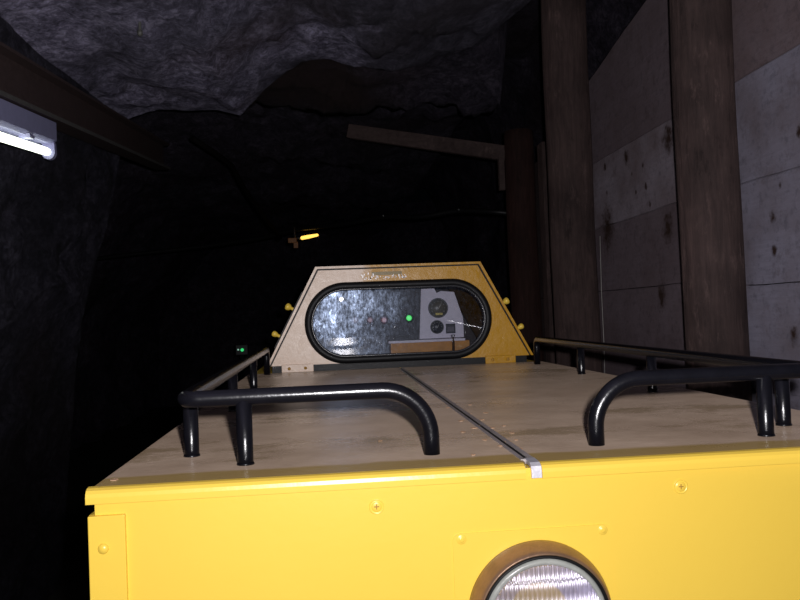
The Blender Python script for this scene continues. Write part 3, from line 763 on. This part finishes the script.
# ---------------------------------------------------------------- far timber, cables, lights
a = at(350, 131.5, 1, 6.75); b = at(508, 154, 1, 6.05)
def bar(bm, a, b, w_, h_):
    t = (b-a).normalized(); n_ = Vector((0, 0, 1)).cross(t).normalized(); v_ = t.cross(n_)
    q = [[bm.verts.new(p+n_*i*w_/2+v_*j*h_/2) for i, j in ((-1, -1), (1, -1), (1, 1), (-1, 1))] for p in (a, b)]
    for k in range(4): bm.faces.new((q[0][k], q[0][(k+1) % 4], q[1][(k+1) % 4], q[1][k]))
    bm.faces.new(q[0][::-1]); bm.faces.new(q[1]); bmesh.ops.recalc_face_normals(bm, faces=list(bm.faces)); return bm
bm = bmesh.new(); bar(bm, a, b, .10, .112); bmesh.ops.bevel(bm, geom=list(bm.edges), offset=.006, segments=1, affect='EDGES')
link('timber_beam', bm, WOODB, label='sawn timber beam spanning the dark roof toward the farthest post', cat='beam')
a = at(503.5, 158, 1, 6.06); b = at(503.5, 191, 1, 6.06)
bm = mk(a.x-.050, a.x-.008, 6.0, 6.05, b.z, a.z, bev=.003); link('hanging_block', bm, WOODB, label='short upright wood strip under the right end of the timber beam', cat='plank')
bm = bmesh.new(); sag = []
for px, py, y in ((60, 266, 8.6), (110, 257, 8.5), (200, 247, 8.3), (260, 238, 8.0), (300, 229, 7.7), (345, 224, 7.3), (383, 217, 7.0), (420, 217, 6.7), (458, 211, 6.5), (495, 212, 6.28), (515, 214, 6.26)): sag.append(at(px, py, 1, y))
sm = []
for i in range(len(sag)-1):
    for k in range(6):
        p0, p1, p2, p3 = sag[max(i-1, 0)], sag[i], sag[i+1], sag[min(i+2, len(sag)-1)]; t = k/6
        sm.append(.5*((2*p1)+(p2-p0)*t+(2*p0-5*p1+4*p2-p3)*t*t+(3*p1-p0-3*p2+p3)*t**3))
sm.append(sag[-1]); sweep(bm, sm, .022, 10)
cb = link('power_cable', bm, flat('black_cable', (.006, .006, .007), .5), label='thick black cable sagging across the dark gallery behind the cab', cat='cable')
for px, py, y in ((383, 216, 7.0), (458, 210, 6.5)):
    p = at(px, py, 1, y); bm = bmesh.new(); bmesh.ops.create_uvsphere(bm, u_segments=10, v_segments=6, radius=.011, matrix=Matrix.Translation(p+Vector((0, -.026, 0)))); link('clip', bm, STEEL, cb, smooth=True)
# rope on the roof at left
bm = bmesh.new(); pp = [at(x, y, 1, yy) for x, y, yy in ((178, 122, 5.6), (192, 138, 5.7), (215, 153, 5.9), (232, 166, 6.2), (245, 190, 6.6), (262, 215, 7.2), (280, 238, 7.75))]
sweep(bm, pp[1:], .020, 8); link('hose', bm, flat('black_hose', (.006, .005, .005), .8, spec=.1), label='thin dark hose dropping from the broken roof edge toward the far yellow lamp', cat='hose')
# yellow far lamp
p0 = at(300.5, 238.3, 1, 7.7); p1 = at(318.5, 234.8, 1, 7.7)
ly = empty('hanging_lamp', at(300, 246, 1, 7.7), 'small yellow glowing lamp hanging from the cable in the dark gallery', 'lamp')
bm = bmesh.new(); v = p1-p0; sweep(bm, [p0, p0+v*.06, p0+v*.4, p0+v*.95, p1], [.006, .017, .018, .013, .005], 12); link('glowing_tube', bm, m_emit('yellow_lamp_glow', (1, .55, .08), 1.7), ly)
q = at(288, 239.5, 1, 7.7); q2 = at(296, 248, 1, 7.7); q3 = at(298, 240, 1, 7.7)
bm = mk(q.x, q2.x+.01, 7.68, 7.75, q.z-.035, q.z+.012, bev=.004); box(bm, q2.x-.02, q2.x+.02, 7.69, 7.73, q2.z, q.z-.03); link('bracket', bm, flat('orange_bracket', (.35, .13, .02), .5), ly)
bm = bmesh.new(); sweep(bm, [Vector((q3.x-.01, 7.7, q.z+.01)), p0+Vector((0, 0, .0))], .008, 8); link('arm', bm, GREYST, ly)
bm = bmesh.new(); cz = at(295, 230, 1, 7.7); sweep(bm, [Vector((q3.x-.03, 7.7, q.z+.008)), Vector((q3.x-.03, 7.7, cz.z+.03))], .008, 8); link('hanger', bm, DSTEEL, ly)
# green signal lamp on a thin stand
p = at(241.5, 350, 1, 9.0)
sl = empty('signal_lamp', (p.x, 9.05, -1.5), 'tiny green signal light in the dark left of the cab', 'light')
bm = bmesh.new(); sweep(bm, [(p.x, 9.05, -1.5), (p.x, 9.05, p.z-.05)], .02, 10); link('stand', bm, DARKP, sl)
bm = mk(p.x-.07, p.x+.07, 9.02, 9.1, p.z-.06, p.z+.06, bev=.01); link('lamp_box', bm, DARKP, sl)
bm = bmesh.new(); lathe_y(bm, p.x+.006, p.z, [(0, 9.0), (.014, 9.005), (.018, 9.015), (.018, 9.03)], 14); link('green_lens', bm, m_emit('green_signal_lens', (.02, 1, .25), .6), sl)
bm = bmesh.new(); lathe_y(bm, p.x-.038, p.z+.004, [(0, 9.01), (.009, 9.012), (.012, 9.03)], 12); link('white_lens', bm, m_emit('pale_signal_lens', (.5, 1, .8), .35), sl)

p = at(140, 31, 2, 1.18); bm = bmesh.new()
sweep(bm, [p+Vector((0, 0, -.02)), p+Vector((0, 0, -.005)), p+Vector((0, 0, .25))], .006, 8)
bo = link('rock_bolt', bm, GREYST, label='small shiny bolt end sticking out of the pale rock roof at upper left', cat='bolt')
bm = bmesh.new(); sweep(bm, [p+Vector((0, 0, -.016)), p+Vector((0, 0, .002))], .011, 6); link('nut', bm, GREYST, bo)
